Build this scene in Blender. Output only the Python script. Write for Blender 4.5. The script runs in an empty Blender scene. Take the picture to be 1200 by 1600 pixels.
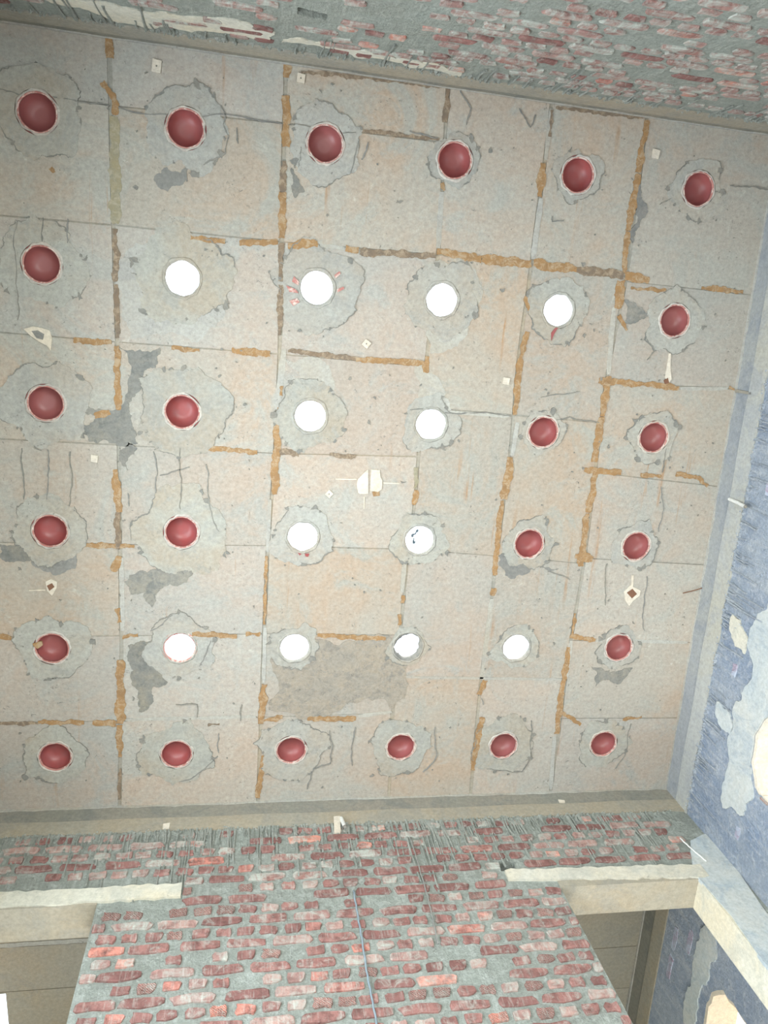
import bpy, bmesh, math, random
import numpy as np
from mathutils import Vector, Matrix
from mathutils.geometry import delaunay_2d_cdt

random.seed(7)
SC = bpy.context.scene
COL = SC.collection
U = 0.75            # metres between neighbouring pots
H = 6.10            # underside of the ceiling
# ------------------------------------------------------------------ camera
ROT = np.array([0.258519095, -0.175241026, 0.0571803394])
CAM = np.array([1.50541116, 1.15090144, -6.15979328])      # in pot spacings, z from ceiling
FPX = 1199.5
def rod(r):
    t = np.linalg.norm(r); k = r / t
    K = np.array([[0, -k[2], k[1]], [k[2], 0, -k[0]], [-k[1], k[0], 0]])
    return np.eye(3) + math.sin(t) * K + (1 - math.cos(t)) * K @ K
RM = rod(ROT)
cam_d = bpy.data.cameras.new('camera'); cam = bpy.data.objects.new('camera', cam_d); COL.objects.link(cam)
cam_d.sensor_fit = 'VERTICAL'; cam_d.sensor_height = 24.0; cam_d.lens = FPX / 1600 * 24
cam_d.clip_start = 0.02; cam_d.clip_end = 300
m = Matrix.Identity(4)
ax = [RM[0], -RM[1], -RM[2]]
for j in range(3):
    for i in range(3): m[i][j] = ax[j][i]
m.translation = Vector((CAM[0] * U, CAM[1] * U, H + CAM[2] * U))
cam.matrix_world = m
SC.camera = cam
# ------------------------------------------------------------------ light
SC.view_settings.view_transform = 'Standard'; SC.view_settings.look = 'None'
SC.view_settings.gamma = 1.0; SC.view_settings.use_curve_mapping = False
SC.view_settings.exposure = 0.0
SC.cycles.diffuse_bounces = 6; SC.cycles.max_bounces = 10; SC.cycles.sample_clamp_indirect = 6
W = bpy.data.worlds.new('sky'); SC.world = W; W.use_nodes = True
bg = W.node_tree.nodes['Background']
bg.inputs[0].default_value = (0.80, 0.90, 1.0, 1); bg.inputs[1].default_value = 3.0
sun_d = bpy.data.lights.new('sun', 'SUN'); sun = bpy.data.objects.new('sun', sun_d); COL.objects.link(sun)
sun_d.energy = 10.5; sun_d.angle = 0.01; sun_d.color = (1.0, 0.95, 0.90)
sun.rotation_euler = Vector((-0.62, 0.25, -0.75)).to_track_quat('-Z', 'Y').to_euler()
def area(name, loc, direction, sx, sy, watts, color):
    d = bpy.data.lights.new(name, 'AREA'); d.shape = 'RECTANGLE'; d.size = sx; d.size_y = sy
    d.energy = watts; d.color = color
    o = bpy.data.objects.new(name, d); COL.objects.link(o)
    o.location = loc; o.rotation_euler = Vector(direction).to_track_quat('-Z', 'Y').to_euler()
    return o
XL, YN, YF, YB = -0.74, -0.53, 5.53, 9.0          # left wall, near wall, far wall, back of the adjoining room
# added fill lamps standing in for daylight at unseen openings of both rooms
area('added_fill_near', (2.4 * U, YN * U - 0.12, 1.55), (0, 1, 0.12), 2.9, 2.9, 360, (0.93, 1.0, 0.96))
area('added_fill_left', (XL * U - 0.12, 2.5 * U, 1.55), (1, 0, 0.15), 2.9, 2.9, 180, (0.78, 0.90, 1.0))
area('added_fill_high', (XL * U - .10, 2.5 * U, 4.1), (1, 0, -0.35), 2.2, 1.5, 190, (0.80, 0.91, 1.0))  # unseen high opening added to brighten the walls
area('added_fill_adjoining', (2.6 * U, YB * U + 0.12, 1.6), (0, -1, 0.35), 2.9, 2.9, 290, (1.0, 1.0, 0.95))

# ------------------------------------------------------------------ helpers
def ray(u, v): return RM.T @ np.array([(u - 600) / FPX, (v - 800) / FPX, 1.0])
def onz(u, v, z=0.0):
    d = ray(u, v); return CAM + d * (z - CAM[2]) / d[2]
def cp(u, v):                       # photo pixel -> ceiling plane, in pot spacings
    p = onz(u, v); return (p[0], p[1])
def ony(u, v, y):
    d = ray(u, v); return CAM + d * (y - CAM[1]) / d[1]
def onx(u, v, x):
    d = ray(u, v); return CAM + d * (x - CAM[0]) / d[0]

def lin(r, g, b):
    f = lambda c: (c / 255) / 12.92 if c / 255 <= 0.04045 else ((c / 255 + 0.055) / 1.055) ** 2.4
    return (f(r), f(g), f(b), 1)

def obj(name, me, mat=None, parent=None):
    o = bpy.data.objects.new(name, me); COL.objects.link(o)
    if mat is not None and len(me.materials) == 0: me.materials.append(mat)
    if parent is not None: o.parent = parent
    return o
def tag(o, label=None, cat=None, group=None, kind=None):
    if label: o['label'] = label
    if cat: o['category'] = cat
    if group: o['group'] = group
    if kind: o['kind'] = kind
    return o
def empty(name, loc):
    o = bpy.data.objects.new(name, None); COL.objects.link(o); o.location = loc; o.empty_display_size = 0.05
    return o
def mesh_from(name, verts, faces, smooth=False):
    me = bpy.data.meshes.new(name); me.from_pydata(verts, [], faces); me.update()
    bm = bmesh.new(); bm.from_mesh(me); bmesh.ops.recalc_face_normals(bm, faces=bm.faces); bm.to_mesh(me); bm.free()
    if smooth:
        for p in me.polygons: p.use_smooth = True
    return me

class Frame:
    """a plane in the room: origin, u and v axes along it, n towards the viewer's side"""
    def __init__(s, o, u, v, n): s.o, s.u, s.v, s.n = Vector(o), Vector(u).normalized(), Vector(v).normalized(), Vector(n).normalized()
    def p(s, a, b, c=0.0): return s.o + s.u * a + s.v * b + s.n * c
    def matrix(s, a, b, c=0.0, rot=0.0):
        M = Matrix((s.u, s.v, s.n)).transposed().to_4x4(); M.translation = s.p(a, b, c)
        return M @ Matrix.Rotation(rot, 4, 'Z')

def inside(pt, poly):
    x, y = pt; r = False; n = len(poly)
    for i in range(n):
        x1, y1 = poly[i]; x2, y2 = poly[i - 1]
        if (y1 > y) != (y2 > y) and x < (x2 - x1) * (y - y1) / (y2 - y1) + x1: r = not r
    return r
def plate_geo(outline, holes, fr, back, front, taper=None):
    """flat slab of the given outline less its holes between two depths along the frame normal"""
    loops = [outline] + list(holes); vs = []; es = []
    for lp in loops:
        b = len(vs); vs += [Vector(q) for q in lp]
        es += [(b + i, b + (i + 1) % len(lp)) for i in range(len(lp))]
    ov, oe, of, *_ = delaunay_2d_cdt(vs, es, [], 0, 1e-6)
    keep = []
    for f in of:
        c = sum((ov[i] for i in f), Vector((0, 0))) / len(f)
        if inside(c, outline) and not any(inside(c, h) for h in holes): keep.append(tuple(f))
    cnt = {}
    for f in keep:
        for i in range(len(f)):
            a, b = f[i], f[(i + 1) % len(f)]; cnt.setdefault((min(a, b), max(a, b)), []).append((a, b))
    n = len(ov)
    V = [fr.p(q.x, q.y, front) for q in ov] + [fr.p(q.x, q.y, back) for q in ov]
    F = list(keep) + [tuple(i + n for i in reversed(f)) for f in keep]
    for k, l in cnt.items():
        if len(l) == 1:
            a, b = l[0]; F.append((b, a, a + n, b + n))
    used = sorted({i for f in F for i in f}); mp = {j: i for i, j in enumerate(used)}
    return [V[i] for i in used], [tuple(mp[i] for i in f) for f in F]
def plate(name, outline, holes, fr, back, front, mat, parent=None):
    v, f = plate_geo(outline, holes, fr, back, front)
    return obj(name, mesh_from(name, v, f), mat, parent)
def circle(cx, cy, r, n=36, jit=0.0, rng=random):
    ph = [rng.uniform(0, 6.28) for _ in range(4)]
    out = []
    for i in range(n):
        a = 2 * math.pi * i / n
        k = 1 + jit * (math.sin(3 * a + ph[0]) * .5 + math.sin(5 * a + ph[1]) * .4 + math.sin(9 * a + ph[2]) * .3 + rng.uniform(-.5, .5))
        out.append((cx + r * k * math.cos(a), cy + r * k * math.sin(a)))
    return out
def fractal(poly, rng, amp=.16, minlen=.02, depth=4):
    out = []
    def sub(a, b, d):
        L = (b - a).length
        if L < minlen or d == 0: return [a]
        t = (b - a) / L; m_ = (a + b) / 2 + Vector((-t.y, t.x)) * rng.uniform(-amp, amp) * L
        return sub(a, m_, d - 1) + sub(m_, b, d - 1)
    P = [Vector(p) for p in poly]
    for i in range(len(P)): out += sub(P[i], P[(i + 1) % len(P)], depth)
    return [tuple(p) for p in out]
def box_geo(x0, x1, y0, y1, z0, z1):
    v = [(x, y, z) for x in (x0, x1) for y in (y0, y1) for z in (z0, z1)]
    f = [(0, 1, 3, 2), (4, 6, 7, 5), (0, 4, 5, 1), (2, 3, 7, 6), (0, 2, 6, 4), (1, 5, 7, 3)]
    return v, f
def box(name, x0, x1, y0, y1, z0, z1, mat, parent=None):
    v, f = box_geo(x0, x1, y0, y1, z0, z1); return obj(name, mesh_from(name, v, f), mat, parent)
def tube_geo(pts, r, n=8, cap=True):
    V, F = [], []; pts = [Vector(p) for p in pts]
    rs = r if isinstance(r, (list, tuple)) else [r] * len(pts)
    for i, p in enumerate(pts):
        t = (pts[min(i + 1, len(pts) - 1)] - pts[max(i - 1, 0)]).normalized()
        a = t.orthogonal().normalized() if i == 0 else (a - t * a.dot(t)).normalized()
        b = t.cross(a)
        V += [p + (a * math.cos(2 * math.pi * k / n) + b * math.sin(2 * math.pi * k / n)) * rs[i] for k in range(n)]
    for i in range(len(pts) - 1):
        for k in range(n): F.append((i * n + k, i * n + (k + 1) % n, (i + 1) * n + (k + 1) % n, (i + 1) * n + k))
    if cap: F += [tuple(range(n)), tuple(range((len(pts) - 1) * n, len(pts) * n))]
    return V, F
def lathe_geo(prof, n=40, closed=False, jit=None):
    V, F = [], []
    for i, (r, z) in enumerate(prof):
        for k in range(n):
            a = 2 * math.pi * k / n; d = jit(i, k) if jit else (0, 0)
            V.append(((r + d[0]) * math.cos(a), (r + d[0]) * math.sin(a), z + d[1]))
    L = len(prof)
    for i in range(L if closed else L - 1):
        j = (i + 1) % L
        for k in range(n): F.append((i * n + k, i * n + (k + 1) % n, j * n + (k + 1) % n, j * n + k))
    return V, F

# ------------------------------------------------------------------ materials
class NT:
    def __init__(s, name):
        s.m = bpy.data.materials.new(name); s.m.use_nodes = True; s.t = s.m.node_tree
        s.b = s.t.nodes['Principled BSDF']; s.x = 0
    def n(s, typ, **kw):
        d = s.t.nodes.new(typ)
        for k, v in kw.items():
            if hasattr(d, k): setattr(d, k, v)
        return d
    def l(s, a, b): s.t.links.new(a, b)
    def put(s, sock, v):
        if isinstance(v, (int, float)): sock.default_value = v
        elif isinstance(v, tuple): sock.default_value = v
        else: s.l(v, sock)
    def pos(s, scale=(1, 1, 1), loc=(0, 0, 0), kind='world'):
        if kind == 'world': out = s.n('ShaderNodeNewGeometry').outputs['Position']
        else: out = s.n('ShaderNodeTexCoord').outputs['Object']
        mp = s.n('ShaderNodeMapping'); s.l(out, mp.inputs[0]); mp.inputs['Scale'].default_value = scale; mp.inputs['Location'].default_value = loc
        return mp.outputs[0]
    def noise(s, vec, scale, detail=6, rough=0.6, dist=0.0):
        d = s.n('ShaderNodeTexNoise'); s.l(vec, d.inputs['Vector'])
        d.inputs['Scale'].default_value = scale; d.inputs['Detail'].default_value = detail
        d.inputs['Roughness'].default_value = rough; d.inputs['Distortion'].default_value = dist
        return d.outputs['Fac']
    def ramp(s, fac, lo, hi):
        d = s.n('ShaderNodeMapRange'); s.put(d.inputs[0], fac); d.inputs[1].default_value = lo; d.inputs[2].default_value = hi
        d.clamp = True; return d.outputs[0]
    def mix(s, fac, a, b, mode='MIX'):
        d = s.n('ShaderNodeMix', data_type='RGBA', blend_type=mode); s.put(d.inputs[0], fac); s.put(d.inputs[6], a); s.put(d.inputs[7], b)
        return d.outputs[2]
    def math(s, op, a, b=0.0):
        d = s.n('ShaderNodeMath', operation=op); s.put(d.inputs[0], a); s.put(d.inputs[1], b); return d.outputs[0]
    def rnd(s): return s.n('ShaderNodeObjectInfo').outputs['Random']
    def rnd2(s):
        return s.math('FRACT', s.math('ADD', s.rnd(), s.n('ShaderNodeNewGeometry').outputs['Random Per Island']))
    def bump(s, h, strength=0.3, dist=0.01):
        d = s.n('ShaderNodeBump'); d.inputs['Strength'].default_value = strength; d.inputs['Distance'].default_value = dist
        s.l(h, d.inputs['Height']); s.l(d.outputs[0], s.b.inputs['Normal'])
    def done(s, color, rough=0.85, spec=0.3):
        s.put(s.b.inputs['Base Color'], color); s.put(s.b.inputs['Roughness'], rough); s.b.inputs['Specular IOR Level'].default_value = spec
        return s.m

def concrete(name, base, warm, grey, gamt=0.5, rust=0.0, vary=0.08, pits=0.5, bump=0.25, big=1.1, streak=(16, 0.8, 1), k=1.0):
    base, warm, grey = [tuple(int(q * k) for q in c_) for c_ in (base, warm, grey)]
    t = NT(name); P = t.pos()
    c = t.mix(t.ramp(t.noise(P, big, 8, .66, .5), .42, .60), lin(*base), lin(*warm))
    g = t.ramp(t.noise(P, big * 2.3, 10, .74, .8), .50, .60)
    c = t.mix(t.math('MULTIPLY', g, gamt), c, lin(*grey))
    g2 = t.ramp(t.noise(P, big * 6, 8, .8, .3), .46, .68)
    c = t.mix(t.math('MULTIPLY', g2, gamt * .5), c, lin(*[min(255, q + 12) for q in grey]))
    if rust > 0:
        st = t.ramp(t.noise(t.pos(streak), 1.0, 5, .7), .59, .69)
        st = t.math('MULTIPLY', st, t.ramp(t.noise(P, 1.9, 5, .6), .48, .62))
        c = t.mix(t.math('MULTIPLY', st, rust), c, lin(160, 126, 94))
        st2 = t.ramp(t.noise(t.pos((42, 1.1, 1), (3, 7, 0)), 1.0, 6, .8), .60, .70)
        st2 = t.math('MULTIPLY', st2, t.ramp(t.noise(P, 2.4, 5, .6), .50, .60))
        c = t.mix(t.math('MULTIPLY', st2, rust * .45), c, lin(150, 146, 136))
        wt = t.math('MULTIPLY', t.ramp(t.noise(P, 11, 8, .8, 1.0), .58, .66), t.ramp(t.noise(P, 1.4, 4, .6), .46, .60))
        c = t.mix(t.math('MULTIPLY', wt, .45), c, lin(190, 186, 176))
    fine = t.noise(P, 42, 10, .82)
    c = t.mix(1.0, c, t.mix(t.ramp(fine, .32, .68), (.74, .74, .74, 1), (1.16, 1.16, 1.16, 1)), 'MULTIPLY')
    pt = t.ramp(t.noise(P, 48, 5, .7, .6), .61, .66)
    pt = t.math('MULTIPLY', pt, t.ramp(t.noise(P, 3.1, 4, .7), .46, .60))
    c = t.mix(t.math('MULTIPLY', pt, pits), c, lin(104, 101, 96))
    bl = t.math('MULTIPLY', t.ramp(t.noise(P, 14, 8, .78, 1.2), .62, .66), t.ramp(t.noise(P, 2.2, 4, .7), .48, .58))
    c = t.mix(t.math('MULTIPLY', bl, pits * .9), c, lin(138, 136, 130))
    v = t.n('ShaderNodeMapRange'); t.l(t.rnd(), v.inputs[0]); v.inputs[3].default_value = 1 - vary; v.inputs[4].default_value = 1 + vary
    hv = t.n('ShaderNodeHueSaturation'); sv = t.n('ShaderNodeMapRange'); t.l(t.math('FRACT', t.math('MULTIPLY', t.rnd(), 7.31)), sv.inputs[0]); sv.inputs[3].default_value = 1 - vary * 5; sv.inputs[4].default_value = 1 + vary; t.l(sv.outputs[0], hv.inputs['Saturation']); t.l(v.outputs[0], hv.inputs['Value']); t.l(c, hv.inputs['Color'])
    t.bump(t.math('ADD', fine, t.math('MULTIPLY', t.noise(P, 7, 6, .6), 1.5)), bump, .01)
    return t.done(hv.outputs[0], .9, .2)

M = {}
M['panel'] = concrete('ceiling_concrete', (184, 176, 163), (190, 171, 152), (178, 177, 168), .85, .9, .05, .85, k=0.885)
M['slab'] = concrete('seam_concrete', (168, 164, 152), (176, 160, 136), (150, 150, 144), .6, .2, k=0.9)
M['patch'] = concrete('pot_surround_cement', (178, 177, 168), (178, 169, 153), (166, 166, 160), .7, 0, .05, .9, .35, 2.2, k=0.905)
M['pale'] = concrete('pale_cement', (186, 184, 175), (180, 172, 158), (172, 171, 165), .7, 0, .04, .7, k=0.91)
M['dark_patch'] = concrete('dark_cement', (142, 141, 135), (156, 150, 137), (124, 125, 122), .9, 0, .05, .8, .6, 4, k=0.92)
M['rough_patch'] = concrete('rough_cement', (172, 164, 152), (180, 168, 152), (150, 146, 138), .8, 0, .04, .9, .7, 7, k=0.9)
M['chip'] = concrete('chipped_cement', (140, 138, 131), (148, 143, 132), (126, 127, 124), .7, 0, .1, .4, .4, 6, k=0.93)
M['beam'] = concrete('beam_concrete', (144, 141, 130), (150, 143, 128), (126, 127, 122), .7, 0, .03, .3, .3, 1.6, k=0.93)
M['beam_low'] = concrete('beam_lower_concrete', (164, 158, 143), (168, 156, 136), (150, 148, 139), .6, 0, .03, .3, .3, 1.6, k=0.93)
M['beam_flare'] = concrete('flare_tinted_beam', (146, 150, 154), (154, 156, 154), (130, 136, 144), .7, 0, .03, .3, .3, 1.6)  # beam colour shifted blue to carry lens flare
M['beam_flare_low'] = concrete('flare_tinted_beam_low', (166, 168, 166), (170, 168, 158), (152, 156, 160), .6, 0, .03, .3, .3, 1.6)  # lower band with the same flare tint
M['lintel'] = concrete('lintel_cement', (194, 191, 178), (196, 187, 166), (172, 171, 161), .6, 0, .03, .4, .35, 2)
M['plaster'] = concrete('plaster_and_lit_wall', (176, 184, 186), (186, 188, 184), (150, 162, 172), .7, 0, .05, .4, .4, 2)  # plaster, also used to paint lit areas of the window wall
M['white'] = concrete('white_cement', (206, 196, 180), (202, 190, 172), (188, 181, 169), .4, 0, .03, .5, .3, 6)
M['collar'] = concrete('collar_cement', (204, 196, 185), (192, 178, 166), (178, 172, 164), .8, 0, .06, .9, .5, 9, k=0.93)
M['floor'] = concrete('floor_screed', (176, 174, 168), (178, 174, 166), (152, 151, 148), .5, 0, .02)
M['ground'] = concrete('outdoor_ground', (198, 186, 166), (190, 174, 150), (172, 164, 150), .5, 0, .02)

def tape_mat(name, a, b, c):
    t = NT(name); P = t.pos()
    k = t.mix(t.ramp(t.noise(P, 14, 6, .7, .5), .38, .62), lin(*a), lin(*b))
    k = t.mix(t.ramp(t.noise(P, 24, 8, .8, .6), .48, .60), k, lin(*c))
    t.bump(t.noise(P, 60, 5, .7), .4, .006)
    return t.done(k, .85, .2)
M['tape'] = tape_mat('brown_tape', (152, 118, 80), (136, 108, 78), (164, 144, 118))
M['tape_dark'] = tape_mat('dark_tape', (124, 106, 88), (112, 100, 88), (152, 136, 116))
M['tape_grey'] = tape_mat('grey_tape', (134, 130, 112), (146, 136, 110), (158, 150, 132))

def clay_mat():
    t = NT('red_clay'); P = t.pos(kind='object')
    rd = t.rnd()
    c = t.mix(rd, lin(140, 84, 82), lin(148, 72, 71))
    c = t.mix(t.ramp(t.noise(P, 18, 5, .6), .4, .7), c, lin(140, 82, 82))
    t.bump(t.noise(t.pos((8, 8, 90), kind='object'), 1, 3, .5), .08, .004)
    return t.done(c, .40, .4)
M['clay'] = clay_mat()
M['clay_rim'] = tape_mat('clay_rim', (178, 128, 120), (164, 104, 98), (206, 190, 180))

def mortar(name, a, b, c, sc=3.0, streak=(24, 24, 1.6)):
    t = NT(name); P = t.pos()
    k = t.mix(t.ramp(t.noise(P, sc, 8, .7, .5), .36, .62), lin(*a), lin(*b))
    st = t.noise(t.pos(streak), 1.0, 6, .7, .3)
    k = t.mix(t.math('MULTIPLY', t.ramp(st, .52, .70), .65), k, lin(*c))
    fine = t.noise(P, 70, 8, .8)
    k = t.mix(t.math('MULTIPLY', t.ramp(t.noise(P, 16, 8, .8, .8), .50, .62), .55), k, lin(*[min(255, q + 8) for q in c]))
    k = t.mix(t.math('MULTIPLY', t.ramp(t.noise(P, 28, 8, .8, .8), .56, .66), .5), k, lin(*[int(q * .74) for q in a]))
    k = t.mix(1.0, k, t.mix(t.ramp(fine, .3, .7), (.72, .72, .72, 1), (1.18, 1.18, 1.18, 1)), 'MULTIPLY')
    t.bump(t.math('ADD', t.math('MULTIPLY', t.noise(P, 22, 8, .7), 2.2), t.math('ADD', st, fine)), .9, .025)
    return t.done(k, .92, .15)
M['mortar'] = mortar('grey_green_mortar', (162, 166, 158), (174, 180, 172), (204, 210, 204))
M['mortar_near'] = mortar('smeared_mortar', (170, 173, 163), (178, 185, 177), (202, 206, 196), 2.2)
M['mortar_flare'] = mortar('flare_tinted_mortar', (152, 168, 194), (182, 192, 206), (216, 220, 224), 2.0, (20, 20, 1.4))  # blue of the lens flare put into the mortar colour
M['drip'] = mortar('mortar_drip', (164, 170, 162), (182, 185, 177), (204, 205, 198), 9)

M['drip_flare'] = mortar('flare_tinted_drip', (176, 186, 200), (190, 198, 208), (212, 216, 222), 9)  # drips given the same flare blue
def brick_mat(name, smear, pattern=False, dark=(124, 88, 84), mid=(146, 106, 100), bright=(192, 128, 114), mort=(162, 166, 158)):
    t = NT(name); P = t.pos(); O = t.pos(kind='object'); rd = t.rnd2()
    k = t.mix(t.ramp(rd, 0, .7), lin(*dark), lin(*mid)); k = t.mix(t.ramp(rd, .91, .96), k, lin(*bright))
    k = t.mix(t.ramp(t.noise(P, 20, 6, .7), .42, .66), k, lin(*[int(q * .82) for q in dark]))
    sm = t.ramp(t.noise(P, 13, 8, .75, .6), .62 - smear * .5, .80 - smear * .5)
    k = t.mix(t.math('MULTIPLY', sm, .85), k, lin(*mort))
    st = t.ramp(t.noise(t.pos((60, 60, 4)), 1, 5, .7), .52, .68)
    k = t.mix(t.math('MULTIPLY', st, .15 + smear * .9), k, lin(*[min(255, q + 22) for q in mort]))
    h = t.noise(P, 60, 6, .7)
    if pattern:
        w = t.n('ShaderNodeTexWave'); w.wave_type = 'BANDS'; w.bands_direction = 'DIAGONAL'; t.l(O, w.inputs['Vector']); w.inputs['Scale'].default_value = 46; w.inputs['Distortion'].default_value = 7.0; w.inputs['Detail Scale'].default_value = 2.0
        h = t.math('ADD', h, t.math('MULTIPLY', w.outputs['Fac'], 1.6))
        k = t.mix(t.math('MULTIPLY', t.ramp(w.outputs['Fac'], .55, .8), .45), k, lin(*mort))
    t.bump(h, .6, .012)
    return t.done(k, .88, .2)
M['brick'] = brick_mat('red_brick', .20)
M['brick_print'] = brick_mat('ridged_brick', .16, True, (136, 96, 90), (156, 112, 104), (196, 124, 108))
M['brick_pink'] = brick_mat('dusty_pink_brick', .34, False, (150, 116, 110), (164, 132, 124), (194, 138, 124))
M['brick_smear'] = brick_mat('smeared_brick', .42, False, (136, 100, 94), (152, 114, 106), (196, 130, 112), (168, 174, 166))
M['brick_flare'] = brick_mat('flare_tinted_smeared_brick', .45, False, (146, 122, 140), (156, 136, 152), (170, 138, 150), (166, 178, 194))  # window wall bricks, flare blue mixed into their colour
def plain(name, c, rough=.5, spec=.4):
    t = NT(name); k = t.mix(t.ramp(t.noise(t.pos(), 40, 4, .6), .35, .7), lin(*c), lin(*[int(q * .88) for q in c])); return t.done(k, rough, spec)
M['pvc'] = plain('white_plastic', (226, 226, 222), .4)
M['wire'] = plain('blue_grey_wire', (128, 142, 150), .5)
M['rusty'] = plain('rusty_steel', (120, 84, 64), .7)
M['hole'] = plain('dark_red_brick', (92, 62, 62), .9, .1)  # dark red for the backs of the wall niches

# ------------------------------------------------------------------ frames of the walls
Z0 = -H / U                                             # floor level in pot spacings
FC = Frame((0, 0, H), (1, 0, 0), (0, 1, 0), (0, 0, -1))  # ceiling, metres
FF = Frame((0, YF * U, H), (1, 0, 0), (0, 0, 1), (0, -1, 0))
n0, n1 = (XL, -0.538), (5.66, -0.482)
FN = Frame((n0[0] * U, n0[1] * U, H), (n1[0] - n0[0], n1[1] - n0[1], 0), (0, 0, 1), (-(n1[1] - n0[1]), n1[0] - n0[0], 0))
r0, r1 = (5.655, -0.485), (5.765, YF)
FR = Frame((r0[0] * U, r0[1] * U, H), (r1[0] - r0[0], r1[1] - r0[1], 0), (0, 0, 1), (-(r1[1] - r0[1]), r1[0] - r0[0], 0))
FL = Frame((XL * U, 0, H), (0, 1, 0), (0, 0, 1), (1, 0, 0))
def xr_at(y): return r0[0] + (r1[0] - r0[0]) * (y - r0[1]) / (r1[1] - r0[1])
def yn_at(x): return n0[1] + (n1[1] - n0[1]) * (x - n0[0]) / (n1[0] - n0[0])
def S(poly, k=U): return [(a * k, b * k) for a, b in poly]
def fr_uv(fr, p):                                        # a world point (pot spacings) -> metres along a frame
    q = Vector((p[0] * U, p[1] * U, H + p[2] * U)) - fr.o
    return q.dot(fr.u), q.dot(fr.v)
TH = 0.205                                               # wall thickness

# ------------------------------------------------------------------ floor, ground, outer walls
fl = box('floor', -0.9, 4.65, -0.7, YB * U + 0.3, -0.12, 0.0, M['floor']); tag(fl, 'plain grey screed floor of the brick room', 'floor', kind='structure')
gd = box('outdoor_ground', -40, 40, -40, 40, -0.32, -0.14, M['ground']); tag(gd, 'sunlit bare earth outside the building', 'ground', kind='structure')

# ------------------------------------------------------------------ ceiling
POT_R = 0.093
ROWS = [[(59,176),(290,201),(508,225),(710,251),(902,274),(1090,296)],
        [(66,413),(285,435),(495,450),(690,469),(872,485),(1053,501)],
        [(72,630),(285,643),(485,650),(673,663),(848,675),(1020,683)],
        [(79,829),(284,831),(473,838),(655,843),(826,849),(993,853)],
        [(82,1012),(281,1011),(460,1011),(637,1010),(806,1011),(966,1011)],
        [(87,1181),(276,1177),(455,1171),(626,1166),(786,1164),(942,1161)]]
OPEN = {(1,1),(1,2),(1,3),(1,4),(2,2),(2,3),(3,2),(3,3),(4,1),(4,2),(4,3),(4,4)}
pots = {}
for r in range(6):
    for c in range(6):
        x, y = cp(*ROWS[r][c]); pots[(r, c)] = (x * U, y * U)
slab_out = S([(XL - .25, -.75), (6.05, -.75), (6.05, YF + .13), (XL - .25, YF + .13)])
V_, F_ = [], []
# slab with flared holes: plate, then widen the upper edge of every hole
v, f = plate_geo(slab_out, [circle(x, y, POT_R + .02, 32) for x, y in pots.values()], FC, -0.11, 0.0)
v2 = []
for p in v:
    if p.z > H + .05:
        for x, y in pots.values():
            d = Vector((p.x - x, p.y - y))
            if d.length < POT_R + .03:
                d = d.normalized() * (POT_R + .11); p = Vector((x + d.x, y + d.y, p.z)); break
    v2.append(p)
ceiling = obj('ceiling', mesh_from('ceiling', v2, f), M['slab'])
tag(ceiling, 'flat cast concrete ceiling slab pierced by rows of round pot holes', 'ceiling', kind='structure')

VL = [[(170,60),(178,350),(183,520),(186,700),(188,860),(190,1000),(187,1250)],
      [(447,100),(440,370),(438,520),(430,700),(418,860),(412,1000),(403,1245)],
      [(700,135),(685,390),(665,570),(648,780),(638,860),(628,960),(613,1110),(608,1240)],
      [(862,160),(830,410),(810,560),(795,720),(775,870),(765,960),(750,1070),(735,1240)],
      [(1010,185),(980,425),(945,600),(915,860),(893,990),(878,1100),(860,1235)]]
VC = []
for pl in VL:
    q = sorted([cp(*p) for p in pl], key=lambda t: t[1]); VC.append(([t[1] for t in q], [t[0] for t in q]))
def vx(i, y):
    if i < 0: return XL
    if i > 4: return xr_at(y)
    return float(np.interp(y, *VC[i]))
CUTS = [  # for each column of panels: pairs of pixels, left and right end of every cross joint
 [((0,140),(172,165)),((0,338),(178,352)),((0,518),(181,534)),((0,685),(186,695)),((0,848),(187,850)),((0,996),(190,993)),((0,1129),(188,1126))],
 [((172,165),(443,193)),((178,352),(440,378)),((181,534),(436,553)),((186,695),(430,708)),((187,850),(418,852)),((190,993),(412,990)),((188,1126),(406,1120))],
 [((443,193),(690,222)),((440,378),(685,398)),((436,553),(665,572)),((430,708),(652,713)),((418,852),(638,858)),((412,990),(624,992)),((406,1120),(613,1114))],
 [((685,398),(830,414)),((660,636),(800,648)),((638,858),(775,868)),((618,1056),(752,1058))],
 [((830,414),(980,432)),((800,648),(937,660)),((775,868),(913,880)),((752,1058),(883,1060))],
 [((980,440),(1185,462)),((945,597),(1155,608)),((922,738),(1130,760)),((913,872),(1105,882)),((893,1000),(1078,1003)),((876,1122),(1058,1121))]]
GX, GY = .016, .005
def hole_near(poly, extra):
    xs = [p[0] for p in poly]; ys = [p[1] for p in poly]
    return [circle(x, y, POT_R + extra, 32) for x, y in pots.values() if min(xs) - .2 < x < max(xs) + .2 and min(ys) - .2 < y < max(ys) + .2]
prng = random.Random(3)
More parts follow.
